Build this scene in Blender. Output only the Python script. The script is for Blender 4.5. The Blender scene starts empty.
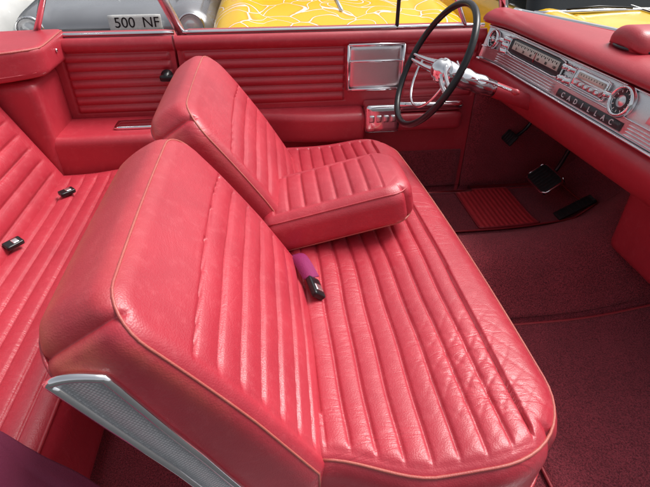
import bpy, math, random
from mathutils import Vector, Matrix
random.seed(3)
S=bpy.context.scene
COL=S.collection
sin,cos,pi,exp=math.sin,math.cos,math.pi,math.exp
def clamp(v,a=0.,b=1.): return max(a,min(b,v))
def sm(a,b,v):
    t=clamp((v-a)/(b-a)); return t*t*(3-2*t)
# ---------------------------------------------------------------- materials
def newmat(name):
    m=bpy.data.materials.new(name); m.use_nodes=True
    nt=m.node_tree; b=nt.nodes["Principled BSDF"]
    return m,nt,b
def N(nt,t,**k):
    n=nt.nodes.new(t)
    for a,v in k.items():
        if a in n.inputs.keys(): n.inputs[a].default_value=v
        else: setattr(n,a,v)
    return n
def ramp(nt,fac,stops):
    r=nt.nodes.new("ShaderNodeValToRGB"); el=r.color_ramp.elements
    el[0].position=stops[0][0]; el[0].color=stops[0][1]
    el[1].position=stops[-1][0]; el[1].color=stops[-1][1]
    for p,c in stops[1:-1]:
        e=el.new(p); e.color=c
    nt.links.new(fac,r.inputs[0]); return r
def c4(c): return (c[0],c[1],c[2],1)
def leather(name,col,dark,rough=.36,wr=.3,fine=.12,wscale=9,stretch=(1,1,1),crease=0.,wear=False,cs=(6,26,6),ribs=False):
    m,nt,b=newmat(name); L=nt.links.new
    tc=N(nt,"ShaderNodeTexCoord")
    mp=N(nt,"ShaderNodeMapping"); mp.inputs["Scale"].default_value=stretch
    L(tc.outputs["Object"],mp.inputs[0])
    n1=N(nt,"ShaderNodeTexNoise",Scale=4.5,Detail=4.,Roughness=.6); L(tc.outputs["Object"],n1.inputs["Vector"])
    r=ramp(nt,n1.outputs["Fac"],[(.32,c4(dark)),(.68,c4(col))])
    n4=N(nt,"ShaderNodeTexNoise",Scale=45.,Detail=5.,Roughness=.75); L(tc.outputs["Object"],n4.inputs["Vector"])
    r4=ramp(nt,n4.outputs["Fac"],[(.52,(0,0,0,1)),(.80,(1,1,1,1))])
    mx=N(nt,"ShaderNodeMix",data_type='RGBA'); mx.inputs["B"].default_value=(min(1,col[0]*1.12+.03),col[1]+.07,col[2]+.07,1)
    ml=N(nt,"ShaderNodeMath",operation='MULTIPLY'); ml.inputs[1].default_value=.45
    L(r4.outputs[0],ml.inputs[0]); L(ml.outputs[0],mx.inputs["Factor"]); L(r.outputs[0],mx.inputs["A"])
    colout=mx.outputs["Result"]
    if wear:
        at=N(nt,"ShaderNodeAttribute"); at.attribute_name="wear"
        nw=N(nt,"ShaderNodeTexNoise",Scale=22.,Detail=7.,Roughness=.72); L(tc.outputs["Object"],nw.inputs["Vector"])
        rw=ramp(nt,nw.outputs["Fac"],[(.34,(.35,.35,.35,1)),(.60,(1,1,1,1))])
        mw=N(nt,"ShaderNodeMath",operation='MULTIPLY'); L(at.outputs["Fac"],mw.inputs[0]); L(rw.outputs[0],mw.inputs[1])
        m2=N(nt,"ShaderNodeMix",data_type='RGBA'); m2.inputs["B"].default_value=(.58,.15,.085,1)
        L(mw.outputs[0],m2.inputs["Factor"]); L(colout,m2.inputs["A"]); colout=m2.outputs["Result"]
    L(colout,b.inputs["Base Color"])
    n2=N(nt,"ShaderNodeTexNoise",Scale=float(wscale),Detail=2.,Roughness=.5,Distortion=.2); L(mp.outputs[0],n2.inputs["Vector"])
    b1=N(nt,"ShaderNodeBump",Strength=wr,Distance=.012); L(n2.outputs["Fac"],b1.inputs["Height"])
    last=b1
    if ribs:
        wv=N(nt,"ShaderNodeTexWave",Scale=14.); wv.bands_direction='X'; L(tc.outputs["Object"],wv.inputs["Vector"])
        br=N(nt,"ShaderNodeBump",Strength=.8,Distance=.004); L(wv.outputs["Fac"],br.inputs["Height"]); L(last.outputs[0],br.inputs["Normal"]); last=br
    if crease>0:
        mc=N(nt,"ShaderNodeMapping"); mc.inputs["Scale"].default_value=cs; mc.inputs["Rotation"].default_value=(0,0,.15); L(tc.outputs["Object"],mc.inputs[0])
        nc=N(nt,"ShaderNodeTexNoise",Scale=1.,Detail=3.,Roughness=.55,Distortion=.8); L(mc.outputs[0],nc.inputs["Vector"])
        rc=ramp(nt,nc.outputs["Fac"],[(.42,(0,0,0,1)),(.48,(1,1,1,1)),(.54,(0,0,0,1))])
        nm=ramp(nt,n1.outputs["Fac"],[(.43,(0,0,0,1)),(.63,(1,1,1,1))])
        mm=N(nt,"ShaderNodeMath",operation='MULTIPLY')
        L(rc.outputs[0],mm.inputs[0]); L(nm.outputs[0],mm.inputs[1])
        bc=N(nt,"ShaderNodeBump",Strength=crease,Distance=.0018); bc.invert=True; L(mm.outputs[0],bc.inputs["Height"]); L(last.outputs[0],bc.inputs["Normal"]); last=bc
    v=N(nt,"ShaderNodeTexVoronoi",Scale=340.); L(tc.outputs["Object"],v.inputs["Vector"])
    b2=N(nt,"ShaderNodeBump",Strength=fine,Distance=.0009); L(v.outputs["Distance"],b2.inputs["Height"]); L(last.outputs[0],b2.inputs["Normal"])
    L(b2.outputs[0],b.inputs["Normal"])
    rr=N(nt,"ShaderNodeMapRange"); rr.inputs["To Min"].default_value=rough-.07; rr.inputs["To Max"].default_value=rough+.1
    L(n4.outputs["Fac"],rr.inputs[0]); L(rr.outputs[0],b.inputs["Roughness"])
    b.inputs["Specular IOR Level"].default_value=.8
    return m
RED=(.52,.036,.058); RDK=(.42,.024,.043)
M_seat=leather("red_leather",RED,RDK,.40,.15,.3,7,(1,1,1),.16,True,(8,8,22))
M_cush=leather("red_leather_creased",RED,RDK,.40,.18,.3,8,(1.5,1,1),.38)
M_door=leather("red_vinyl",(.50,.032,.052),(.44,.026,.044),.40,.07,.15,5)
M_dash=leather("red_dash_vinyl",(.48,.030,.048),(.41,.024,.040),.40,.05,.2,5)
M_pipe=leather("tan_piping",(.50,.13,.095),(.44,.07,.065),.5,.1,.3,20)
M_rpipe=leather("red_piping",(.50,.04,.055),(.42,.03,.045),.4,.1,.3,20)
def carpet(name,a,bc,sc=260,st=1.0):
    m,nt,b=newmat(name); L=nt.links.new
    tc=N(nt,"ShaderNodeTexCoord")
    n=N(nt,"ShaderNodeTexNoise",Scale=float(sc),Detail=1.,Roughness=.6); L(tc.outputs["Object"],n.inputs["Vector"])
    n2=N(nt,"ShaderNodeTexNoise",Scale=7.,Detail=4.,Roughness=.6); L(tc.outputs["Object"],n2.inputs["Vector"])
    r=ramp(nt,n.outputs["Fac"],[(.34,c4(a)),(.66,c4(bc))])
    mx=N(nt,"ShaderNodeMix",data_type='RGBA',blend_type='MULTIPLY'); mx.inputs["Factor"].default_value=.6
    r2=ramp(nt,n2.outputs["Fac"],[(.3,(.7,.7,.7,1)),(.7,(1.15,1.15,1.15,1))])
    L(r.outputs[0],mx.inputs["A"]); L(r2.outputs[0],mx.inputs["B"]); L(mx.outputs["Result"],b.inputs["Base Color"])
    bp=N(nt,"ShaderNodeBump",Strength=st,Distance=.006); L(n.outputs["Fac"],bp.inputs["Height"]); L(bp.outputs[0],b.inputs["Normal"])
    b.inputs["Roughness"].default_value=.95; b.inputs["Sheen Weight"].default_value=.4
    b.inputs["Sheen Tint"].default_value=(.9,.35,.4,1)
    return m
M_carp=carpet("maroon_carpet",(.15,.015,.028),(.50,.070,.098),300,1.)
M_hump=carpet("dark_maroon_carpet",(.14,.013,.024),(.50,.062,.085),300,1.)
def simple(name,col,rough=.4,metal=0.,bump=0.,sc=80.,coat=0.,var=.15):
    m,nt,b=newmat(name); L=nt.links.new
    tc=N(nt,"ShaderNodeTexCoord")
    n=N(nt,"ShaderNodeTexNoise",Scale=sc,Detail=3.); L(tc.outputs["Object"],n.inputs["Vector"])
    r=ramp(nt,n.outputs["Fac"],[(.3,c4([x*(1-var) for x in col])),(.7,c4(col))])
    L(r.outputs[0],b.inputs["Base Color"])
    rr=N(nt,"ShaderNodeMapRange"); rr.inputs["To Min"].default_value=max(.02,rough-.05); rr.inputs["To Max"].default_value=rough+.06
    L(n.outputs["Fac"],rr.inputs[0]); L(rr.outputs[0],b.inputs["Roughness"])
    b.inputs["Metallic"].default_value=metal; b.inputs["Coat Weight"].default_value=coat
    if bump>0:
        bp=N(nt,"ShaderNodeBump",Strength=bump,Distance=.002); L(n.outputs["Fac"],bp.inputs["Height"]); L(bp.outputs[0],b.inputs["Normal"])
    return m
M_chrome=simple("chrome",(.90,.90,.92),.10,1.,0,30,0,.05)
M_brush=simple("brushed_metal",(.84,.84,.85),.32,1.,.25,400,0,.1)
M_black=simple("black_plastic",(.012,.012,.014),.30,0,0,60)
M_rubber=simple("black_rubber",(.018,.018,.02),.6,0,.3,200)
M_white=simple("white_paint",(.80,.80,.78),.4)
M_cream=simple("cream_dial",(.72,.69,.60),.35)
M_dkband=simple("dark_insert",(.045,.045,.05),.3)
M_mag=simple("maroon_webbing",(.15,.010,.045),.8,0,.6,500)
M_strap=simple("purple_webbing",(.30,.015,.12),.7,0,.6,500)
M_lett=simple("bright_lettering",(.80,.81,.83),.3,.3)
m,nt,b=newmat("textured_silver_insert"); L=nt.links.new
tc=N(nt,"ShaderNodeTexCoord"); mp=N(nt,"ShaderNodeMapping"); mp.inputs["Rotation"].default_value=(0,.785,0); L(tc.outputs["Object"],mp.inputs[0])
v=N(nt,"ShaderNodeTexVoronoi",Scale=210.,Randomness=.12); L(mp.outputs[0],v.inputs["Vector"])
r=ramp(nt,v.outputs["Distance"],[(.15,(.88,.89,.90,1)),(.6,(.42,.43,.45,1))]); L(r.outputs[0],b.inputs["Base Color"])
bpn=N(nt,"ShaderNodeBump",Strength=.5,Distance=.002); bpn.invert=True; L(v.outputs["Distance"],bpn.inputs["Height"]); L(bpn.outputs[0],b.inputs["Normal"])
b.inputs["Metallic"].default_value=.45; b.inputs["Roughness"].default_value=.3
M_mesh=m
def glassm():
    m,nt,b=newmat("window_glass")
    b.inputs["Base Color"].default_value=(.9,.95,.95,1); b.inputs["Roughness"].default_value=.03
    b.inputs["Alpha"].default_value=.08
    return m
M_glass=glassm()
M_dkglass=simple("dark_window_glass",(.02,.025,.03),.06,0,0,5)
M_lens=simple("headlight_glass",(.75,.78,.8),.08,.3,0,40)
m,nt,b=newmat("yellow_flame_paint"); L=nt.links.new
tc=N(nt,"ShaderNodeTexCoord"); mp=N(nt,"ShaderNodeMapping"); mp.inputs["Scale"].default_value=(3.2,3.0,1.); L(tc.outputs["Object"],mp.inputs[0])
nd=N(nt,"ShaderNodeTexNoise",Scale=1.2,Detail=0.); L(mp.outputs[0],nd.inputs["Vector"])
vm=N(nt,"ShaderNodeVectorMath",operation='MULTIPLY_ADD'); vm.inputs[1].default_value=(1.6,1.6,0); L(nd.outputs["Color"],vm.inputs[0]); L(mp.outputs[0],vm.inputs[2])
v=N(nt,"ShaderNodeTexVoronoi",Scale=1.5); v.feature='DISTANCE_TO_EDGE'; L(vm.outputs[0],v.inputs["Vector"])
r=ramp(nt,v.outputs["Distance"],[(.018,(.88,.86,.74,1)),(.028,(.80,.36,.01,1)),(.09,(.86,.52,.003,1))])
L(r.outputs[0],b.inputs["Base Color"]); b.inputs["Roughness"].default_value=.3; b.inputs["Specular IOR Level"].default_value=.4
M_yel=m
M_yel2=simple("yellow_car_paint",(.86,.52,.003),.3,0,0,4,.2,.05)
# ---------------------------------------------------------------- mesh helpers
def link(o,parent=None):
    COL.objects.link(o)
    if parent is not None:
        o.parent=parent
        if parent.type=='EMPTY': o.matrix_parent_inverse=Matrix.Translation(parent.location).inverted()
    return o
def mk(name,verts,faces,mat,parent=None,smooth=True,flip=False):
    me=bpy.data.meshes.new(name)
    if flip: faces=[tuple(reversed(f)) for f in faces]
    me.from_pydata([tuple(v) for v in verts],[],faces); me.update()
    me.materials.append(mat)
    if smooth:
        for p in me.polygons: p.use_smooth=True
    o=bpy.data.objects.new(name,me)
    return link(o,parent)
def thing(name,loc,label,cat,group=None):
    e=bpy.data.objects.new(name,None); e.location=loc; e.empty_display_size=.2
    COL.objects.link(e); e["label"]=label; e["category"]=cat
    if group: e["group"]=group
    return e
def rboxg(c0,c1,r,n):
    idx={}; V=[]; Fc=[]
    ax=[[c0[k]+(c1[k]-c0[k])*i/n[k] for i in range(n[k]+1)] for k in range(3)]
    def vid(i,j,k):
        key=(i,j,k)
        if key in idx: return idx[key]
        p=[ax[0][i],ax[1][j],ax[2][k]]
        q=[clamp(p[a],c0[a]+r,c1[a]-r) for a in range(3)]
        d=[p[a]-q[a] for a in range(3)]; l=math.sqrt(sum(x*x for x in d))
        if l>1e-9:
            p=[q[a]+d[a]/l*r for a in range(3)]
        idx[key]=len(V); V.append(p); return idx[key]
    nx,ny,nz=n
    for i in range(nx):
        for j in range(ny):
            Fc.append((vid(i,j,0),vid(i,j+1,0),vid(i+1,j+1,0),vid(i+1,j,0)))
            Fc.append((vid(i,j,nz),vid(i+1,j,nz),vid(i+1,j+1,nz),vid(i,j+1,nz)))
    for i in range(nx):
        for k in range(nz):
            Fc.append((vid(i,0,k),vid(i+1,0,k),vid(i+1,0,k+1),vid(i,0,k+1)))
            Fc.append((vid(i,ny,k),vid(i,ny,k+1),vid(i+1,ny,k+1),vid(i+1,ny,k)))
    for j in range(ny):
        for k in range(nz):
            Fc.append((vid(0,j,k),vid(0,j,k+1),vid(0,j+1,k+1),vid(0,j+1,k)))
            Fc.append((vid(nx,j,k),vid(nx,j+1,k),vid(nx,j+1,k+1),vid(nx,j,k+1)))
    return V,Fc
def rbox(name,c0,c1,r,n,mat,parent=None,warp=None,flip=False):
    V,Fc=rboxg(c0,c1,r,n)
    if warp: V=[warp(*p) for p in V]
    return mk(name,V,Fc,mat,parent,True,flip)
def tubeg(path,rad,seg=8,closed=False):
    P=[Vector(p) for p in path]; n=len(P); V=[];Fc=[]
    prev=None
    for i in range(n):
        if closed: t=P[(i+1)%n]-P[i-1]
        else: t=P[min(i+1,n-1)]-P[max(i-1,0)]
        t.normalize()
        if prev is None:
            a=Vector((0,0,1)) if abs(t.z)<.9 else Vector((1,0,0))
            u=t.cross(a).normalized()
        else:
            u=(prev-t*prev.dot(t)).normalized()
        prev=u; w=t.cross(u)
        rr=rad(i/(n-1)) if callable(rad) else rad
        for k in range(seg):
            an=2*pi*k/seg; V.append(P[i]+(u*cos(an)+w*sin(an))*rr)
    m=n if closed else n-1
    for i in range(m):
        for k in range(seg):
            a=i*seg+k;b_=i*seg+(k+1)%seg;c=((i+1)%n)*seg+(k+1)%seg;d=((i+1)%n)*seg+k
            Fc.append((a,b_,c,d))
    if not closed:
        Fc.append(tuple(reversed(range(seg)))); Fc.append(tuple(range((n-1)*seg,n*seg)))
    return V,Fc
def tube(name,path,rad,mat,parent=None,seg=8,closed=False):
    V,Fc=tubeg(path,rad,seg,closed); return mk(name,V,Fc,mat,parent)
def frame(o,x,y,z):
    o=Vector(o);x=Vector(x).normalized();z=Vector(z).normalized();y=z.cross(x).normalized();z=x.cross(y)
    return lambda a,b,c:(o+x*a+y*b+z*c)
def lathe(prof,fr,seg=32):
    V=[];Fc=[]
    for r_,h in prof:
        for k in range(seg):
            an=2*pi*k/seg; V.append(fr(r_*cos(an),r_*sin(an),h))
    for i in range(len(prof)-1):
        for k in range(seg):
            Fc.append((i*seg+k,i*seg+(k+1)%seg,(i+1)*seg+(k+1)%seg,(i+1)*seg+k))
    Fc.append(tuple(reversed(range(seg)))); Fc.append(tuple(range((len(prof)-1)*seg,len(prof)*seg)))
    return V,Fc
def catmull(pts,n=8,closed=False):
    P=[Vector(p) for p in pts]; out=[]; m=len(P)
    for i in range(m if closed else m-1):
        if closed: a,b_,c,d=P[i-1],P[i],P[(i+1)%m],P[(i+2)%m]
        else: a,b_,c,d=P[max(i-1,0)],P[i],P[i+1],P[min(i+2,m-1)]
        for k in range(n):
            t=k/n
            out.append(.5*((2*b_)+(c-a)*t+(2*a-5*b_+4*c-d)*t*t+(3*b_-a-3*c+d)*t**3))
    if not closed: out.append(P[-1])
    return out
def text(name,body,size,mat,origin,xd,zd,parent,extr=.0008,space=1.0,shear=0,bold=0):
    cu=bpy.data.curves.new(name,'FONT'); cu.body=body; cu.size=size; cu.extrude=extr; cu.space_character=space; cu.shear=shear; cu.offset=bold
    cu.align_x='CENTER'; cu.align_y='CENTER'
    o=bpy.data.objects.new(name+"_tmp",cu); COL.objects.link(o)
    dg=bpy.context.evaluated_depsgraph_get(); me=bpy.data.meshes.new_from_object(o.evaluated_get(dg))
    bpy.data.objects.remove(o)
    fr=frame(origin,xd,None,zd)
    V=[fr(*v.co) for v in me.vertices]; Fc=[tuple(p.vertices) for p in me.polygons]
    return mk(name,V,Fc,mat,parent,False)
def corner(a,b,R):
    if a<=0 or b<=0: return a,b
    k=max(a,b)/math.hypot(a,b); return a*k,b*k
def puff(u,e=.5): return abs(sin(pi*u))**e
def gd(d,w=.004): return exp(-(d/w)**2)
def pleat(u,p,A=.006,G=.006):
    """pleat crests stay flush with the border; soft valley plus thin stitched seam"""
    d=abs(u-round(u))*p
    return -A*(1-puff(u,.7))-G*gd(d,.0034)
# ================================================================ THE CAR
car=thing("convertible_car",(0.3,1.2,-.3),"open-top vintage convertible with red pleated leather interior","car")
# ---- front seat cushion
Y0,Y1=.415,1.90
CX=.562
RN,RF=.20,.14
def pullback(x): return .060*(1-sm(.04,.26,x))
def cush(x,y,z):
    top=clamp((z-.20)/.14)
    for s_ in (0,1):
        R=RN if s_==0 else RF
        b_=(Y0+R-y)/R if s_==0 else (y-(Y1-R))/R
        a=(x-(CX-R))/R
        if a>0 and b_>0:
            a2,b2=corner(a,b_,R); x=CX-R+a2*R
            y=Y0+R-b2*R if s_==0 else Y1-R+b2*R
    xo=x
    ye=Y0+pullback(x)
    y=y+pullback(x)*clamp((Y0+.35-y)/.35)
    face=1. if z>.325 else sm(.285,.33,z)
    p=.049; x0=.055; x1=x0+p*8
    nc=ye+.030+max(0,(xo-(CX-RN-.02)))**2*2.2
    iny=sm(nc-.006,nc+.030,y)*(1-sm(Y1-.075,Y1-.055,y))
    wob=.0022*sin(y*7+x*20)+.0010*sin(y*23)
    u=(xo+wob-x0)/p
    h=0
    if x0<xo+wob<x1+.002: h+=pleat(u,p,.0050,.0050)*iny
    if y>nc and y<Y1-.05: h-=.0045*gd(xo+wob-x1)*sm(nc,nc+.02,y)
    if x0<xo<x1: h-=.0018*gd(y-nc,.005)+.004*gd(y-Y1+.062,.006)
    fade=exp(-((xo-.40)/.11)**2-((y-.64)/.16)**2)
    if fade>.02:
        for dd,ph in ((xo*1.0+y*.75,0.),(xo*1.0-y*.8,.013)):
            q=(dd+ph+.005*sin(y*30+xo*22))/.048; h-=.0021*fade*gd(abs(q-round(q))*.048,.0035)
    cr=.022*exp(-((xo-.42)/.14)**2)-.012*exp(-((xo-.2)/.15)**2)*(exp(-((y-.82)/.22)**2)+exp(-((y-1.5)/.22)**2))
    cr+=.012*(1-((y-1.15)/.74)**2)
    z2=z+face*h+top*cr
    sx=clamp((xo-.05)/.45)
    x2=x-.055*((y-.5)/1.4)**2*sx
    return (x2-.02*(1-clamp((z-.12)/.2))*sx,y,z2)
seat=rbox("front_seat",(-.0,Y0,.12),(CX,Y1,.345),.06,(170,270,20),M_cush,car,cush)
def cpath(z,ins):
    pts=[]
    for t in [i/14 for i in range(15)]:
        x=.05+t*(CX-RN-.05); pts.append((x,Y0+ins+pullback(x)))
    for i in range(1,12):
        a=pi/2*i/12; pts.append((CX-RN+(RN-ins)*sin(a),Y0+RN-(RN-ins)*cos(a)))
    for i in range(40): pts.append((CX-ins,Y0+RN+(Y1-Y0-RN-RF)*i/39))
    for i in range(1,12):
        a=pi/2*i/12; pts.append((CX-RF+(RF-ins)*cos(a),Y1-RF+(RF-ins)*sin(a)))
    for t in [i/14 for i in range(15)]: pts.append((CX-RF-t*(CX-RF-.05),Y1-ins))
    out=[]
    for x,y in pts:
        top=clamp((z-.20)/.14)
        cr=.022*exp(-((x-.42)/.14)**2)+.012*(1-((y-1.15)/.74)**2)
        sx=clamp((x-.05)/.45)
        out.append((x-.055*((y-.5)/1.4)**2*sx-.02*(1-clamp((z-.12)/.2))*sx,y,z+top*cr))
    return out
tube("seat_piping",cpath(.3275,.0168),.0032,M_pipe,seat)
tube("seat_piping",cpath(.19,-.002),.004,M_rpipe,seat)
# ---- backrests
T=Vector((-.54,0,.84)).normalized(); NV=Vector((.84,0,.54)).normalized()
def make_back(ya,yb,Ls,TH,RC=.085,bx=.055,wk=1.):
    base=Vector((bx,0,.325))
    yc=(ya+yb)/2; hw=(yb-ya)/2
    s0=-.20; RE=.036
    def place(s,y,n):
        k=1+.42*(1-clamp(s/.5))
        n2=n*k+ (.010*(((y-yc)/hw)**2))*clamp(s/.2) -.012*((s-.2)/.3)**2*(1 if s>.2 else 0)
        p=base+T*max(s,0)+NV*n2+Vector((0,0,min(s,0))); return (p.x,y,p.z)
    def rnd(s,y):
        R=RC
        a=(s-(Ls-R))/R
        b_=(ya+R-y)/R; c_=(y-(yb-R))/R
        if a>0 and b_>0:
            a,b_=corner(a,b_,R); return Ls-R+a*R,ya+R-b_*R
        if a>0 and c_>0:
            a,c_=corner(a,c_,R); return Ls-R+a*R,yb-R+c_*R
        return s,y
    wear=[]
    def w(s,y,n):
        s,y=rnd(s,y)
        face=1 if n>-.006 else 0
        h=0
        if n>-.035:
            bul=.022*(1-((y-yc)/hw)**2)*sm(-.1,.12,s)*(1-sm(.35,Ls,s)); n2=n+bul*clamp((n+.035)/.035)
        else:
            n2=n
        dome=.010*sin(pi*clamp(-n/TH))*sm(Ls-.02,Ls,s)
        ys=(y-ya)/(yb-ya)
        top=.385
        p=.055
        if face:
            iny=sm(ya+.030,ya+.055,y)*(1-sm(yb-.048,yb-.034,y))
            arc=-.022*(1-cos((ys-.5)*pi))
            ss=s-arc-.0008*sin(y*31+s*9)
            k=(top-ss)/p
            if k>0: h+=pleat(k,p,.0050,.0050)*iny
            if ya+.036<y<yb-.036: h-=.003*gd(ss-top)
            if ss<top: h-=.002*gd(y-ya-.036,.005)+.004*gd(y-yb+.038,.005)
        rear_e=sm(-TH+.085,-TH+.005,n)
        ed=max(sm(Ls-.05,Ls-.004,s)*(.10+.80*rear_e), .85*sm(.045,.0,y-ya)*sm(Ls-.11,Ls-.03,s)*sm(-.03,-.08,n), .35*sm(.012,.0,y-ya)*sm(-.05,-.02,n)*sm(.15,.35,s))
        wear.append(clamp(ed)*wk)
        return place(s+dome,y,n2+h)
    V,Fc=rboxg((s0,ya,-TH),(Ls,yb,0),RE,(180,120,20))
    V=[w(*p) for p in V]
    o=mk("backrest",V,Fc,M_seat,seat)
    at=o.data.attributes.new("wear",'FLOAT','POINT'); at.data.foreach_set("value",wear)
    def per(ins,n):
        R=RC;pts=[]
        for i in range(20): pts.append((s0+.15+(Ls-R-s0-.15)*i/19,ya+ins))
        for i in range(1,8):
            a=pi/2*i/8; pts.append((Ls-R+(R-ins)*sin(a),ya+R-(R-ins)*cos(a)))
        for i in range(16): pts.append((Ls-ins,ya+R+(yb-ya-2*R)*i/15))
        for i in range(1,8):
            a=pi/2*i/8; pts.append((Ls-R+(R-ins)*cos(a),yb-R+(R-ins)*sin(a)))
        for i in range(20): pts.append((Ls-R-(Ls-R-s0-.15)*i/19,yb-ins))
        return [place(s,y,n) for s,y in pts]
    tube("backrest_piping",per(RE*.3,-RE*.27),.0024,M_pipe,seat)
    tube("backrest_piping",per(RE*.3,-TH+RE*.3),.0030,M_rpipe,seat)
    return o,place
bn,pln=make_back(.460,1.10,.522,.160)
bf,plf=make_back(1.16,1.79,.532,.140,.10,.080,.5)
# ---- chrome side trim on near backrest
def trim(pl,y):
    rear_=catmull([(.478,-.140,0),(.36,-.143,0),(.25,-.142,0),(.1,-.138,0),(-.16,-.124,0)],10)
    frnt_=catmull([(.440,-.078,0),(.33,-.090,0),(.22,-.096,0),(.06,-.098,0),(-.16,-.094,0)],10)
    m_=len(rear_); V=[];Fc=[]
    for i in range(m_):
        for k in range(5):
            q=rear_[i]+(frnt_[i]-rear_[i])*k/4
            V.append(pl(q.x,y-.003-.004*sin(pi*k/4),q.y))
    for i in range(m_-1):
        for k in range(4):
            a=i*5+k; Fc.append((a,a+1,a+6,a+5))
    mk("side_trim",V,Fc,M_mesh,seat)
    top=[Vector((.478+.008*sin(pi*k/8)-.038*k/8,-.140+.062*k/8,0)) for k in range(1,8)]
    loop=list(reversed(rear_))+top+frnt_
    ring=[pl(q.x,y-.005,q.y) for q in loop]
    tube("trim_edge",ring,.0072,M_chrome,seat,10,True)
trim(pln,.460)
# ---- centre armrest
AD=Vector((.975,0,.222)).normalized(); AU=Vector((-.222,0,.975)).normalized()
AO=Vector((-.06,0,.322))
ay0,ay1=1.115,1.40; A0,AL,AT=.030,.475,.120
def armp(a,y,t):
    p=AO+AD*a+AU*t; return (p.x,y,p.z)
def armw(a,y,t):
    R=.075
    aa=(a-(AL-R))/R
    for s_ in (0,1):
        b_=(ay0+R-y)/R if s_==0 else (y-(ay1-R))/R
        if aa>0 and b_>0:
            a2,b2=corner(aa,b_,R); a=AL-R+a2*R; y=ay0+R-b2*R if s_==0 else ay1-R+b2*R
    h=0
    if t>AT-.005:
        i0,i1=ay0+.040,ay1-.042
        iny=sm(i0-.004,i0+.012,y)*(1-sm(i1-.008,i1+.004,y))
        k=(a-.075)/.046
        if 0<k<7: h+=pleat(k,.046,.004,.0045)*iny
        if .075<a<.397: h-=.003*(gd(y-i0,.0045)+gd(y-i1,.0045))
    cr=.014*(1-((y-(ay0+ay1)/2)/.13)**2)*clamp(t/AT)-.012*sm(AL-.09,AL,a)*clamp(t/AT)
    return armp(a,y,t+h+cr)
arm=rbox("centre_armrest",(A0,ay0,0),(AL,ay1,AT),.038,(120,80,20),M_seat,seat,armw)
rbox("armrest_hinge_block",(-.13,ay0+.015,-.01),(A0+.03,ay1-.03,.100),.024,(24,24,12),M_seat,seat,lambda a,y,t:armp(a,y,t))
def aper(ins,t):
    R=.075;pts=[(A0+.02+ (AL-R-A0-.02)*i/10,ay0+ins) for i in range(11)]
    for i in range(1,7):
        a=pi/2*i/7; pts.append((AL-R+(R-ins)*sin(a),ay0+R-(R-ins)*cos(a)))
    pts+=[(AL-ins,ay0+R+(ay1-ay0-2*R)*i/8) for i in range(9)]
    for i in range(1,7):
        a=pi/2*i/7; pts.append((AL-R+(R-ins)*cos(a),ay1-R+(R-ins)*sin(a)))
    pts+=[(AL-R-(AL-R-A0-.02)*i/10,ay1-ins) for i in range(11)]
    return [armp(a,y,t-.012*sm(AL-.09,AL,a)*clamp(t/AT)) for a,y in pts]
tube("armrest_piping",aper(.0112,AT-.0100),.0024,M_rpipe,seat)
tube("armrest_piping",aper(.0112,.0115),.0028,M_pipe,seat)
# ---- seat belt buckle front
def buckle(o,d,up,parent,k=1.):
    fr=frame(o,d,None,up)
    V,Fc=rboxg((-.032*k,-.019*k,-.009*k),(.032*k,.019*k,.009*k),.0045*k,(10,8,6))
    b_=mk("seat_belt_buckle",[fr(*p) for p in V],Fc,M_black,parent)
    V,Fc=rboxg((-.004*k,-.012*k,.0075*k),(.018*k,.012*k,.0110*k),.002*k,(8,6,4))
    mk("buckle_button",[fr(*p) for p in V],Fc,M_brush,parent)
buckle((.082,.935,.368),(.2,-1,-.12),(.7,-.1,.7),seat,1.02)
def ribbon(name,pts,wd,mat,parent,th=.002):
    C_=catmull([p[0] for p in pts],8); W=catmull([p[1] for p in pts],8)
    V=[];Fc=[]
    for c_,w_ in zip(C_,W):
        w_=w_.normalized()*wd
        V+= [c_-w_,c_+w_]
    for i in range(len(C_)-1): Fc.append((2*i,2*i+1,2*i+3,2*i+2))
    o=mk(name,V,Fc,mat,parent); md=o.modifiers.new("s",'SOLIDIFY'); md.thickness=th; return o
ribbon("seat_belt",[((.03,1.10,.352),(1,0,.3)),((.05,1.04,.383),(1,.2,.3)),((.074,.965,.376),(1,.1,.1))],.021,M_strap,seat)
# ================================================================ rear seat
def rcush(x,y,z):
    h=0
    if z>.30:
        p=.050; k=(x+.93+.0015*sin(y*8))/p
        if 0<k<8: h+=pleat(k,p,.0060,.0055)*sm(.4,.45,y)*(1-sm(1.70,1.75,y))
    cr=.02*exp(-((x+.55)/.12)**2)
    return (x,y,z+h+cr*clamp((z-.1)/.2))
rear=rbox("rear_seat",(-1.0,.30,.06),(-.47,1.80,.315),.05,(150,60,14),M_cush,car,rcush)
tube("seat_piping",[(-.485,.33+1.44*i/20,.325) for i in range(21)],.004,M_rpipe,rear)
TR=Vector((-.42,0,.9)).normalized(); NR=Vector((.9,0,.42)).normalized()
def rb(s,y,n):
    h=0
    if n>-.008:
        k=(s-.02)/.056
        if 0<k<8: h+=pleat(k,.056,.008,.007)*(1-sm(1.69,1.72,y))
        h-=.005*gd(y-1.72,.006)
    p=Vector((-.795,0,.28))+TR*s+NR*(n+h); return (p.x,y,p.z)
rbk=rbox("backrest",(-.1,.30,-.18),(.53,1.785,0),.035,(140,50,10),M_cush,rear,rb)
buckle((-.748,1.60,.330),(.7,.7,0),(.1,0,1),rear,.82)
buckle((-.800,1.275,.338),(.6,.8,0),(.3,0,1),rear,.82)
V=[];Fc=[]
nx,ny=90,50
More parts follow.
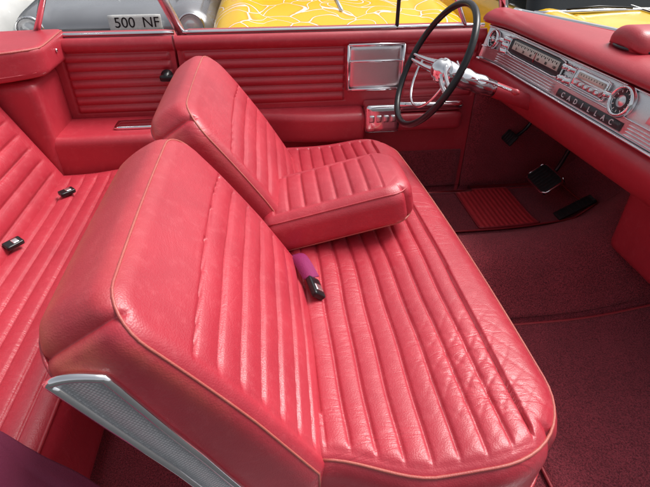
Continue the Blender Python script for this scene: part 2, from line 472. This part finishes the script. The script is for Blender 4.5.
for i in range(nx+1):
    for j in range(ny+1):
        u=i/nx;v_=j/ny
        x=-.78+.47*u
        ye=.725-.255*u
        y=ye-.20*(1-v_)+.003*sin(u*17)
        f=(v_-.5+.25*u)
        z=.352+.007*abs(sin(v_*9+u*3.2))**.6*sm(1.02,.8,v_)+.004*sin(u*7-v_*6)
        if x>-.48: z-=.30*(x+.48)
        V.append((x,y,z))
for i in range(nx):
    for j in range(ny):
        a=i*(ny+1)+j; Fc.append((a,a+ny+1,a+ny+2,a+1))
cloth=mk("folded_fabric",V,Fc,M_mag)
cloth["label"]="dark maroon folded fabric lying over the rear seat edge"; cloth["category"]="fabric"
cloth.modifiers.new("s",'SOLIDIFY').thickness=.004
# ================================================================ far door
DY=2.03
def hf(name,x0,x1,z0,z1,nx,nz,fn,mat,parent):
    V=[];Fc=[]
    for i in range(nx+1):
        for k in range(nz+1):
            x=x0+(x1-x0)*i/nx; z=z0+(z1-z0)*k/nz
            V.append((x,fn(x,z),z))
    for i in range(nx):
        for k in range(nz):
            a=i*(nz+1)+k; Fc.append((a,a+nz+1,a+nz+2,a+1))
    return mk(name,V,Fc,mat,parent)
def panel(regs):
    def fn(x,z):
        y=DY
        for (xa,xb,za,zb,n) in regs:
            if za<=z<=zb:
                e=sm(xa,xa+.010,x)*(1-sm(xb-.010,xb,x))
                k=(z-za)/(zb-za)*n
                y-=(.013*puff(k,.6)-.003)*e
                y+=.004*(gd(x-xa)+gd(x-xb))
        if z>.700: y-=.020*sin(clamp((z-.700)/.053)*pi)**.6
        return y
    return fn
ZT=.753
door=hf("door",-.355,.90,.02,ZT,250,240,panel([(-.335,.315,.475,.695,6),(.565,.88,.475,.695,6)]),M_door,car)
V,Fc=rboxg((-.355,DY+.012,-.12),(.90,DY+.16,ZT-.003),.02,(30,6,12))
mk("door_shell",V,Fc,M_dash,door)
tube("belt_molding",[(-.35+1.25*i/20,DY+.03,ZT+.005) for i in range(21)],.008,M_chrome,door)
rbox("kick_carpet",(-.34,DY-.012,.03),(.88,DY+.01,.22),.006,(20,3,8),M_hump,door)
rbox("sill_plate",(-.4,DY-.07,.0),(.95,DY+.0,.03),.008,(20,5,4),M_chrome,door)
def darm(x,y,z):
    t=sm(-.12,.25,x)
    yy=DY-(DY-y)*(.45+.55*t)
    return (x,yy,z-.02*clamp((DY-y)/.08))
rbox("door_armrest",(-.12,DY-.085,.33),(.40,DY+.01,.455),.025,(60,16,16),M_door,door,darm)
rbox("door_armrest",(.54,DY-.06,.34),(.84,DY+.01,.42),.022,(30,12,12),M_door,door)
rbox("control_plate",(.325,DY-.020,.525),(.555,DY+.0,.705),.006,(8,4,8),M_brush,door)
ring=[(.325,DY-.022,.525),(.555,DY-.022,.525),(.555,DY-.022,.705),(.325,DY-.022,.705)]
for i in range(4):
    a=Vector(ring[i]);b_=Vector(ring[(i+1)%4]); tube("plate_edge",[a,(a+b_)/2,b_],.0065,M_chrome,door)
tube("plate_edge",[(.325,DY-.022,.64),(.44,DY-.022,.64),(.555,DY-.022,.64)],.004,M_chrome,door)
rbox("switch_panel",(.395,DY-.095,.355),(.545,DY-.0,.475),.012,(12,10,10),M_chrome,door)
for i in range(4): rbox("window_switch",(.41+i*.031,DY-.101,.405),(.432+i*.031,DY-.090,.435),.003,(4,4,4),M_brush,door)
rbox("handle_escutcheon",(.54,DY-.045,.425),(.84,DY-.0,.468),.012,(20,6,6),M_chrome,door)
tube("door_handle",catmull([(.52,DY-.07,.47),(.58,DY-.095,.478),(.70,DY-.10,.474),(.80,DY-.085,.462),(.83,DY-.03,.45)],6),.013,M_chrome,door)
tube("window_frame",catmull([(.53,DY+.03,ZT),(.53,DY+.03,.9),(.535,DY+.02,1.08)],6),.008,M_black,door)
tube("window_frame",catmull([(.82,DY+.03,ZT),(.74,DY+.03,.9),(.62,DY+.02,1.06),(.535,DY+.02,1.08)],6),.009,M_chrome,door)
V=[(-.31,DY+.04,ZT-.01),(.53,DY+.04,ZT-.01),(.535,DY+.02,1.08),(-.50,DY+.02,1.06)]
mk("window_glass",V,[(0,1,2,3)],M_glass,door,False)
tube("glass_edge",[(-.33,DY+.04,ZT-.01),(-.39,DY+.03,.90),(-.46,DY+.02,1.06)],.019,M_brush,door,12)
# ---- quarter panel
qp=hf("quarter_panel",-1.30,-.365,.05,ZT,180,240,panel([(-.79,-.385,.46,.695,7)]),M_door,car)
V,Fc=rboxg((-1.9,DY+.012,-.12),(-.362,DY+.16,ZT-.003),.02,(30,6,12)); mk("body_side",V,Fc,M_dash,qp)
tube("belt_molding",[(-1.3+.94*i/20,DY+.03,ZT+.005) for i in range(21)],.008,M_chrome,qp)
tube("glass_edge",[(-.88,DY+.04,ZT),(-.80,DY+.03,.90),(-.72,DY+.02,1.06)],.012,M_chrome,qp)
rbox("rear_armrest",(-1.15,1.80,.10),(-.44,DY+.01,.445),.03,(50,20,24),M_door,qp)
rbox("ashtray",(-.62,1.87,.444),(-.46,1.95,.457),.005,(8,4,4),M_chrome,qp)
fr=frame((-.405,DY-.015,.610),(0,0,1),None,(0,-1,0))
mk("quarter_handle",*lathe([(.022,0),(.024,.012),(.016,.02),(.012,.045),(.001,.047)],fr,20),M_black,qp)  # dark handle on the quarter panel: round base and stem
V,Fc=rboxg((-.43,DY-.062,.595),(-.36,DY-.040,.62),.008,(8,5,5)); mk("quarter_handle_lever",V,Fc,M_black,qp)
rbox("rear_side_pad",(-1.35,1.79,.10),(-.82,DY+.01,.66),.03,(30,14,30),M_door,qp)
def bootw(x,y,z): return (x-.30*(1-sm(1.62,1.85,y)),y,z+.004*sin(y*12+x*6)*(1 if z>.7 else 0))
boot=rbox("convertible_top_boot",(-1.6,.3,.672),(-.775,2.09,.775),.020,(60,90,14),M_door,car,bootw)
tube("boot_piping",[bootw(-.781,.32+1.75*i/60,.769) for i in range(61)],.0035,M_pipe,boot)
tube("boot_piping",[bootw(-.781,.32+1.75*i/60,.690) for i in range(61)],.004,M_rpipe,boot)
for y in (1.72,1.95):
    fr=frame(bootw(-.774,y,.73),(0,1,0),None,(1,0,0)); mk("boot_snap",*lathe([(.007,0),(.007,.003),(.004,.005),(.001,.0055)],fr,14),M_chrome,boot)
# ================================================================ dashboard
def dxo(y): return -.06*((y-1.15)/.9)-.03*sm(1.85,2.05,y)
def extr(name,prof,y0,y1,ny,mat,parent,closed=False,fx=dxo,smooth=True):
    P=prof;V=[];Fc=[];m_=len(P)
    for j in range(ny+1):
        y=y0+(y1-y0)*j/ny
        for (x,z) in P:
            if x>1.0 and z>.69: x=1.0+(x-1.0)*(1-.62*sm(1.45,2.03,y))
            V.append((x+fx(y),y,z))
    for j in range(ny):
        for i in range(m_ if closed else m_-1):
            a=j*m_+i;b_=j*m_+(i+1)%m_; Fc.append((a,b_,b_+m_,a+m_))
    return mk(name,V,Fc,mat,parent,smooth)
pr=[(1.34,.70),(1.27,.77),(1.24,.812),(1.18,.825),(1.10,.828),(1.02,.824),(.985,.813),(.968,.797),(.967,.785),(.978,.775),(1.0,.772),(1.005,.76),(1.0,.70),(.985,.64),(.965,.636),(.945,.627),(.935,.605),(.94,.575),(.955,.54),(.98,.510),(1.01,.495),(1.06,.488),(1.15,.485),(1.6,.49)]
pr=[(p.x,p.y) for p in catmull([(x,z,0) for x,z in pr],3)]
dash=extr("dashboard",pr,.40,DY,60,M_dash,car)
B0=Vector((.992,0,.768)); B1=Vector((.960,0,.645))
NB=Vector((-.968,0,.252))
def bp(y,t,o=0):
    p=B0+(B1-B0)*t+NB*o; return Vector((p.x+dxo(y),y,p.z))
def band(name,y0,y1,t0,t1,th,mat,ny=20,o=.0):
    V=[];Fc=[]
    dt=min(.03,(t1-t0)*.25)
    sec=[(t0,-.004),(t0,th*.5),(t0+dt,th),(t1-dt,th),(t1,th*.5),(t1,-.004)]
    for j in range(ny+1):
        y=y0+(y1-y0)*j/ny
        for t,q in sec: V.append(bp(y,t,q+o))
    for j in range(ny):
        for i in range(5):
            a=j*6+i; Fc.append((a,a+1,a+7,a+6))
    Fc.append((0,1,2,3,4,5)); Fc.append(tuple(reversed(range(ny*6,ny*6+6))))
    return mk(name,V,Fc,mat,dash)
band("instrument_band",.42,2.0,.02,.98,.006,M_brush,50)
band("band_molding",.42,2.0,.0,.06,.014,M_chrome,50)
band("band_molding",.42,2.0,.60,.65,.012,M_chrome,50)
band("band_molding",.42,2.0,.99,1.06,.014,M_chrome,50)
band("name_strip",1.165,1.475,.72,.94,.009,M_dkband,20)
for k in range(4): band("band_rib",1.50,1.90,.70+.07*k,.725+.07*k,.010,M_chrome,20)
for k in range(4): band("band_rib",.60,1.145,.70+.07*k,.725+.07*k,.010,M_chrome,20)
LD=(bp(1.30,.8)-bp(1.50,.8)).normalized(); LN=Vector((-.968,-.06,.252))
def dtext(name,body,size,mat,y,t,o,extr=.001,bold=0):
    return text(name,body,size,mat,bp(y,t,o),LD,LN,dash,extr,1,0,bold)
for i,ch in enumerate("CADILLAC"):
    dtext("dashboard_letter",ch,.0215,M_lett,1.440-.0335*i,.832,.0105,.001,.0002)
band("speedometer",1.50,1.84,.10,.56,.012,M_dkband)
band("speedometer_dial",1.52,1.82,.16,.44,.014,M_cream)
def bezel(y0,y1,t0,t1,o,r_=.0028,mat=None):
    c_=[(y0,t0),(y1,t0),(y1,t1),(y0,t1)]; pts=[]
    for i in range(4):
        a=c_[i];b_=c_[(i+1)%4]
        for k in range(1,10): pts.append(bp(a[0]+(b_[0]-a[0])*k/10,a[1]+(b_[1]-a[1])*k/10,o))
    tube("instrument_bezel",pts,r_,mat or M_chrome,dash,8,True)
bezel(1.497,1.843,.09,.57,.013); bezel(1.272,1.433,.11,.57,.014,.0022)
for i in range(25):
    y=1.535+.27*i/24; band("dial_mark",y,y+(.003 if i%2==0 else .0015),.20,.30 if i%2==0 else .26,.0155,M_black,1)
band("dial_pointer",1.66,1.663,.2,.5,.016,M_rpipe,1)
for i,s_ in enumerate(["0","20","40","60","80","100"]):
    dtext("dial_number",s_,.013,M_black,1.79-.25*i/5,.365,.0150,.0003)
band("radio",1.275,1.43,.12,.56,.013,M_chrome)
band("radio_dial",1.29,1.415,.17,.34,.016,M_cream,4)
for i in range(9):
    y=1.30+.0125*i; band("radio_mark",y,y+.0015,.20,.27,.0168,M_black,1)
for i in range(5):
    y=1.292+.026*i; band("radio_button",y,y+.020,.38,.52,.019,M_brush,2)
def knob(y,t,r_=.011,h=.022,name="knob",mat=M_chrome,par=dash):
    fr=frame(bp(y,t,.008),(0,1,0),None,NB)
    mk(name,*lathe([(r_*1.35,0),(r_*1.35,.003),(r_,.005),(r_*.95,h),(r_*.7,h+.002)],fr,20),mat,par)
for y,t in ((1.262,.36),(1.45,.22),(1.45,.5),(1.478,.22),(1.478,.5),(1.865,.22),(1.865,.40),(1.865,.57),(1.89,.31)): knob(y,t,.0095)
def vent(y,t,R):
    fr=frame(bp(y,t,.006),(0,1,0),None,NB)
    mk("air_vent",*lathe([(R,0),(R*1.05,.006),(R,.014),(R*.88,.017),(R*.80,.012),(R*.78,.004)],fr,36),M_chrome,dash)
    mk("vent_disc",*lathe([(R*.78,.003),(R*.77,.006),(R*.3,.010),(R*.28,.016),(.001,.018)],fr,30),M_brush,dash)
    for k in range(-3,4):
        hw=math.sqrt(max(0,(R*.74)**2-(k*R*.2)**2))
        V,Fc=rboxg((-hw,k*R*.2-.0015,.009),(hw,k*R*.2+.0015,.013),.0007,(2,2,2))
        mk("vent_louver",[fr(*p) for p in V],Fc,M_black,dash)
vent(1.945,.36,.036)
def clock(y,t,R):
    fr=frame(bp(y,t,.006),-LD,None,NB)
    mk("clock",*lathe([(R*1.08,0),(R*1.12,.008),(R*1.05,.018),(R*.92,.021),(R*.85,.014),(R*.84,.008)],fr,40),M_chrome,dash)
    mk("clock_face",*lathe([(R*.86,.007),(R*.85,.010),(R*.001,.0105)],fr,36),M_dkband,dash)
    mk("clock_centre",*lathe([(R*.42,.010),(R*.40,.014),(R*.1,.018),(.001,.019)],fr,30),M_brush,dash)
    for k in range(12):
        an=2*pi*k/12; c_,s_=cos(an),sin(an)
        V=[fr(c_*r_-s_*w_,s_*r_+c_*w_,.0115) for r_,w_ in ((R*.62,-.0012),(R*.78,-.0012),(R*.78,.0012),(R*.62,.0012))]
        mk("clock_mark",V,[(0,1,2,3)],M_white,dash,False)
clock(1.205,.36,.040)
band("glove_box_lid",.55,1.10,.12,.56,.011,M_brush,10)
rbox("dash_top_pod",(1.02,1.29,.810),(1.15,1.44,.888),.034,(18,18,12),M_dash,dash,lambda x,y,z:(x,y,z-.018*((y-1.365)/.075)**2*(1 if z>.84 else 0)))
tube("pod_molding",[(1.085+.068*cos(2*pi*i/40),1.365+.078*sin(2*pi*i/40),.832) for i in range(40)],.004,M_dkband,dash,8,True)
def wsx(y): return 1.0+.245*(1-.62*sm(1.45,2.03,y))+dxo(y)
tube("windscreen_molding",[(wsx(.6+1.43*i/30),.6+1.43*i/30,.818) for i in range(31)],.009,M_chrome,dash)
tube("windscreen_pillar",catmull([(.985,2.075,.77),(.95,2.075,.9),(.80,2.04,1.15),(.72,2.0,1.28)],8),.02,M_chrome,dash)
mk("cowl",[(1.28,.3,.62),(1.28,2.12,.62),(3.2,2.08,.58),(3.2,.3,.58)],[(0,3,2,1)],M_dash,dash,False)
V,Fc=rboxg((.902,DY+.0,-.12),(1.75,DY+.16,.70),.02,(20,6,12)); mk("cowl_side",V,Fc,M_dash,dash)
rbox("kick_panel",(.902,DY-.02,.02),(1.6,DY+.01,.50),.01,(10,3,10),M_hump,dash)
rbox("heater_box",(1.12,.55,.20),(1.45,1.24,.490),.035,(20,30,18),M_dash,dash)
# ================================================================ steering wheel
WC=Vector((.545,1.60,.730)); WE=Vector((.457,0,.89)).normalized(); WN=Vector((-.89,0,.457)).normalized()
def wp(a,y,o=0):
    return WC+WE*a+Vector((0,y,0))+WN*o
RW=.208
wheel=tube("steering_wheel",[wp(RW*cos(2*pi*i/72),RW*sin(2*pi*i/72)) for i in range(72)],.0110,M_black,car,10,True)
fr=frame(WC-WN*.05,(0,1,0),None,WN)
mk("horn_hub",*lathe([(.036,0),(.042,.010),(.040,.022),(.034,.026),(.033,.034),(.022,.044),(.008,.050),(.001,.051)],fr,32),M_chrome,wheel)
for s_ in (-1,1):
    pts=catmull([wp(-.0,s_*.03,-.03),wp(-.012,s_*.09,-.018),wp(-.02,s_*.15,-.008),wp(-.025,s_*.204,0)],6)
    for off,hw0 in ((.014,.011),(-.014,.011)):
        V=[];Fc=[]
        for i,p in enumerate(pts):
            t=i/(len(pts)-1); hw=hw0-.004*t; c_=p+WE*off*(1-.35*t)
            for q,o_ in ((-1,0),(-.5,.006),(.5,.006),(1,0),(.5,-.005),(-.5,-.005)): V.append(c_+WE*hw*q+WN*o_)
        for i in range(len(pts)-1):
            for k in range(6):
                Fc.append((i*6+k,i*6+(k+1)%6,(i+1)*6+(k+1)%6,(i+1)*6+k))
        mk("wheel_spoke",V,Fc,M_chrome,wheel)
tube("horn_ring",[wp(-.13*sin(pi*i/30)-.01,-.13*cos(pi*i/30),-.012) for i in range(31)],.0045,M_chrome,wheel)
CE=Vector((.985,1.60,.565)); C0=WC-WN*.04; CD=(CE-C0)
tube("steering_column",[C0+CD*(i/12) for i in range(13)],lambda t:.027,M_dash,wheel,24)
tube("column_shroud",[C0+CD*(.02+.03*i) for i in range(16)],lambda t:.037-.007*t+.002*sin(t*pi*6),M_chrome,wheel,24)
tube("gear_lever",catmull([C0+CD*.30+Vector((0,-.03,.02)),C0+CD*.33+Vector((0,-.10,.035)),C0+CD*.36+Vector((0,-.18,.045)),C0+CD*.38+Vector((0,-.22,.05))],6),.0045,M_chrome,wheel)
tube("gear_knob",[C0+CD*.38+Vector((0,-.215,.05)),C0+CD*.385+Vector((0,-.23,.052)),C0+CD*.39+Vector((0,-.24,.054))],lambda t:.007+.003*sin(pi*t),M_rpipe,wheel,14)
tube("turn_signal_lever",catmull([C0+CD*.25+Vector((0,.03,.0)),C0+CD*.27+Vector((0,.12,.01)),C0+CD*.30+Vector((0,.19,.02))],6),.005,M_chrome,wheel)
# ================================================================ floor
def fz(x,y):
    hump=.16+.08*sm(.9,1.4,x)
    w_=.20+.06*sm(.9,1.4,x)
    q=abs((y-1.33)/w_)
    z=hump*exp(-(q**2.6)*1.1)
    z+=max(0,x-1.28)*.75
    return z
V=[];Fc=[]
nx,ny=140,100
for i in range(nx+1):
    for j in range(ny+1):
        x=-1.0+2.75*i/nx; y=.28+1.77*j/ny; V.append((x,y,fz(x,y)))
for i in range(nx):
    for j in range(ny):
        a=i*(ny+1)+j; Fc.append((a,a+ny+1,a+ny+2,a+1))
floor=mk("floor_carpet",V,Fc,M_carp,car)
def mat_patch(name,x0,x1,y0,y1,off,mat,edge=None,n=(24,24),parent=floor):
    V=[];Fc=[]
    nx,ny=n
    for i in range(nx+1):
        for j in range(ny+1):
            x=x0+(x1-x0)*i/nx; y=y0+(y1-y0)*j/ny; V.append((x,y,fz(x,y)+off))
    for i in range(nx):
        for j in range(ny):
            a=i*(ny+1)+j; Fc.append((a,a+ny+1,a+ny+2,a+1))
    o=mk(name,V,Fc,mat,parent); md=o.modifiers.new("s",'SOLIDIFY'); md.thickness=.005; md.offset=1
    if edge:
        P=[(x0+(x1-x0)*i/20,y0) for i in range(21)]+[(x1,y0+(y1-y0)*i/20) for i in range(1,21)]+[(x1-(x1-x0)*i/20,y1) for i in range(1,21)]+[(x0,y1-(y1-y0)*i/20) for i in range(1,20)]
        tube(name+"_binding",[(x,y,fz(x,y)+off+.004) for x,y in P],.0045,edge,parent,6,True)
    return o
M_heel=leather("bright_red_ribbed_mat",(.78,.055,.07),(.70,.045,.06),.42,.05,.3,5,(1,1,1),0.,False,(6,26,6),True)
mat_patch("tunnel_carpet",.1,1.6,1.09,1.60,.006,M_hump,None,(40,40))
mat_patch("driver_mat",.60,1.36,1.64,1.99,.006,M_hump,M_rpipe)
mat_patch("heel_pad",.865,1.13,1.645,1.985,.014,M_heel,M_rpipe)
mat_patch("passenger_mat",.62,1.5,.45,1.065,.007,M_carp,M_rpipe)
def pedal(name,o,xd,zd,hx,hy,ribs,rim=True,par=car):
    fr=frame(o,xd,None,zd)
    V,Fc=rboxg((-hx,-hy,-.006),(hx,hy,.006),.004,(8,8,4))
    p=mk(name,[fr(*q) for q in V],Fc,M_rubber,par)
    for i in range(ribs):
        a=-hx*.85+2*hx*.85*i/(ribs-1)
        V,Fc=rboxg((a-.003,-hy*.85,.004),(a+.003,hy*.85,.010),.002,(2,4,2)); mk("pedal_rib",[fr(*q) for q in V],Fc,M_rubber,p)
    if rim:
        c_=[(-hx,-hy),(hx,-hy),(hx,hy),(-hx,hy)]; pts=[]
        for i in range(4):
            a=c_[i];b_=c_[(i+1)%4]
            for k in range(1,8): pts.append(fr(a[0]+(b_[0]-a[0])*k/8,a[1]+(b_[1]-a[1])*k/8,.003))
        tube("pedal_rim",pts,.0055,M_chrome,p,6,True)
    return p
bpd=pedal("brake_pedal",(1.205,1.81,.155),(0,1,0),(-.62,0,.78),.088,.052,8)
tube("pedal_arm",catmull([(1.215,1.82,.145),(1.26,1.82,.2),(1.30,1.82,.35),(1.32,1.82,.5)],6),.009,M_black,bpd)
pedal("accelerator_pedal",(1.29,1.665,.085),(.85,0,.5),(-.5,0,.85),.085,.028,9,False)
pb=pedal("parking_brake_pedal",(1.08,1.97,.29),(0,1,0),(-.8,0,.6),.045,.028,5,False)
tube("pedal_arm",catmull([(1.09,1.97,.28),(1.16,1.97,.35),(1.2,1.97,.5)],6),.008,M_black,pb)
rbox("door_sill",(-.55,.26,-.02),(1.6,.36,.04),.012,(30,6,4),M_chrome,car)
# ================================================================ outside
g=mk("ground",[(-300,-300,-.34),(300,-300,-.34),(300,300,-.34),(-300,300,-.34)],[(0,1,2,3)],simple("asphalt",(.06,.06,.062),.85,0,.5,60,0,.4),None,False)
g["kind"]="structure"
def wheelg(c,ax,R=.32,W=.2):
    fr=frame(c,(0,0,1),None,ax)
    return lathe([(R*.6,-W/2),(R*.92,-W/2),(R,-W/2+.03),(R,W/2-.03),(R*.92,W/2),(R*.6,W/2)],fr,28),lathe([(R*.6,W/2-.01),(R*.5,W/2+.005),(R*.2,W/2-.02),(.03,W/2+.02),(.001,W/2+.02)],fr,24)
def parked(name,cx,cy,ang,paint,label,Lc=4.4,Wc=1.78,plate=None,hood=.80,pz=.66,pv=0.,glass=.75):
    G=-.34
    e=thing(name,(cx,cy,G),label,"car","cars parked side by side")
    ca,sa=cos(ang),sin(ang)
    def W(u,v_,z): return (cx+u*ca-v_*sa, cy+u*sa+v_*ca, G+z)
    def wb(u,v_,z):
        t=clamp((z-.25)/.5)
        v2=v_*(1-.06*t*t)
        dz=-.10*clamp((abs(u)-1.2)/1.0)**2*t
        crown=.05*(1-(v_/(Wc/2))**2)*(1 if z>hood-.15 else 0)
        fen=.035*exp(-((abs(v_)-Wc*.38)/.12)**2)*(1 if z>hood-.12 else 0)
        seam=-.006*(gd(v_-Wc*.30,.006)+gd(v_+Wc*.30,.006))*(1 if z>hood-.05 else 0)
        return W(u,v2,z+dz+crown+fen+seam)
    V,Fc=rboxg((-Lc/2,-Wc/2,.22),(Lc/2,Wc/2,hood),.13,(60,60,14))
    mk("car_body",[wb(*p) for p in V],Fc,paint,e)
    V,Fc=rboxg((-1.35,-Wc/2+.12,hood-.1),(glass,Wc/2-.12,hood+.52),.10,(30,20,14))
    def cb(u,v_,z):
        t=clamp((z-hood+.1)/.6); return W(u*(1-.28*t)-.05*t,v_*(1-.16*t),z)
    mk("cabin_glass",[cb(*p) for p in V],Fc,M_dkglass,e)
    tube("windscreen_trim",[W(glass+.015-.10*(v_/ (Wc/2))**4,v_,hood+.055-.02*(v_/(Wc/2))**2) for v_ in [(-Wc/2+.14)+(Wc-.28)*i/16 for i in range(17)]],.014,M_chrome,e)
    for s_ in (-1,1):
        tube("wiper",[W(glass+.06,s_*.35-.25,hood+.075),W(glass+.03,s_*.35,hood+.085),W(glass+.05,s_*.35+.25,hood+.075)],.008,M_black,e)
    V,Fc=rboxg((-1.0,-Wc/2+.22,hood+.47),(glass-.30,Wc/2-.22,hood+.55),.035,(20,16,4)); mk("roof",[W(*p) for p in V],Fc,paint,e)
    for u in (-1.35,1.35):
        for s_ in (-1,1):
            ax=Vector(W(0,s_,0))-Vector(W(0,0,0)); a,b_=wheelg(W(u,s_*(Wc/2-.09),.32),ax)
            t_=mk("wheel",*a,M_rubber,e); mk("rim",*b_,M_chrome,t_)
    fd=Vector(W(1,0,0))-Vector(W(0,0,0)); sd=Vector(W(0,1,0))-Vector(W(0,0,0))
    for s_ in (-1,1):
        fr=frame(W(Lc/2-.03,s_*Wc*.37,.63),sd,None,fd)
        h=mk("headlight",*lathe([(.10,0),(.105,.03),(.095,.04),(.085,.035),(.05,.05),(.001,.055)],fr,28),M_lens,e)
        mk("headlight_ring",*lathe([(.106,.0),(.116,.02),(.112,.042),(.098,.044),(.096,.034)],fr,28),M_chrome,h)
    V=[];Fc=[]
    nb=26
    for i in range(nb+1):
        for k in range(29):
            vv=-Wc*.24+Wc*.48*i/nb; z=.44+.20*k/28
            V.append(W(Lc/2+.012+.010*(1 if k%4<2 else -1),vv,z))
    for i in range(nb):
        for k in range(28):
            a=i*29+k; Fc.append((a,a+29,a+30,a+1))
    mk("grille",V,Fc,M_chrome,e,False)
    V,Fc=rboxg((Lc/2-.02,-Wc/2+.02,.33),(Lc/2+.12,Wc/2-.02,.45),.04,(8,30,8))
    mk("bumper",[W(p[0]-.12*(p[1]/(Wc/2))**2,p[1],p[2]) for p in V],Fc,M_chrome,e)
    tube("hood_molding",[W(Lc/2-.02-.35*i,0,hood+.058-.10*clamp((Lc/2-.02-.35*i-1.2))**2) for i in range(1,5)],.012,M_chrome,e)
    if plate:
        V,Fc=rboxg((Lc/2+.03,-.215+pv,pz-.062),(Lc/2+.045,.215+pv,pz+.062),.005,(3,10,5)); q=mk("number_plate",[W(*p) for p in V],Fc,M_white,e)
        text("plate_lettering",plate[0],.115,M_black,Vector(W(Lc/2+.0465,-.085+pv,pz)),sd,fd,q,.0008,1.0)
        text("plate_lettering",plate[1],.115,M_black,Vector(W(Lc/2+.0465,.130+pv,pz)),sd,fd,q,.0008,1.0)
    return e
M_grey=simple("grey_car_paint",(.30,.31,.33),.22,.4,0,4,.8)
M_slv=simple("silver_car_paint",(.6,.6,.62),.25,.4,0,4,.5)
M_wht=simple("white_car_paint",(.74,.74,.72),.25,0,0,4,.5)
parked("parked_car",-1.30,6.75,-pi/2,M_grey,"grey car parked nose-in with a white number plate",plate=("500","NF"),pz=.680,pv=.21)
parked("parked_car",.56,5.65,-pi/2,M_yel,"yellow car with painted white flame outlines on its hood",4.4,2.05,hood=.84)
parked("parked_car",2.70,4.75,-pi/2,M_yel2,"plain glossy yellow car parked nose-in",4.4,1.85,hood=.82,glass=1.22)
parked("parked_car",4.75,6.1,-pi/2,M_slv,"silver car parked beside the plain yellow car")
parked("parked_car",-3.15,5.6,-pi/2,M_wht,"white car with dark windows parked beside the grey car",glass=1.65)
# ================================================================ camera / light
cam=bpy.data.cameras.new("Camera"); co=bpy.data.objects.new("Camera",cam); COL.objects.link(co)
cam.sensor_width=36; cam.lens=480/650*36; cam.clip_start=.02; cam.clip_end=1000
th=math.radians(35.6); ps=math.radians(6.5)
Fw=Vector((sin(ps)*cos(th),cos(ps)*cos(th),-sin(th)))
co.location=(0,0,1.18); co.rotation_euler=Fw.to_track_quat('-Z','Y').to_euler()
S.camera=co
w=bpy.data.worlds.new("World"); S.world=w; w.use_nodes=True
nt=w.node_tree; sky=nt.nodes.new("ShaderNodeTexSky"); sky.sky_type='NISHITA'; sky.sun_disc=False
el,az=math.radians(58),math.radians(72)
sky.sun_elevation=el; sky.sun_rotation=az; sky.dust_density=5; sky.air_density=1.0
hs=nt.nodes.new("ShaderNodeHueSaturation"); hs.inputs["Saturation"].default_value=.25
nt.links.new(sky.outputs[0],hs.inputs["Color"]); nt.links.new(hs.outputs[0],nt.nodes["Background"].inputs[0]); nt.nodes["Background"].inputs[1].default_value=.15
sl=bpy.data.lights.new("Sun",'SUN'); sl.energy=2.8; sl.angle=math.radians(26); sl.color=(1,.98,.95)
so=bpy.data.objects.new("Sun",sl); COL.objects.link(so)
sd=Vector((sin(az)*cos(el),cos(az)*cos(el),sin(el)))
so.rotation_euler=sd.to_track_quat('Z','Y').to_euler()
S.view_settings.view_transform='Standard'; S.view_settings.look='None'; S.view_settings.exposure=0
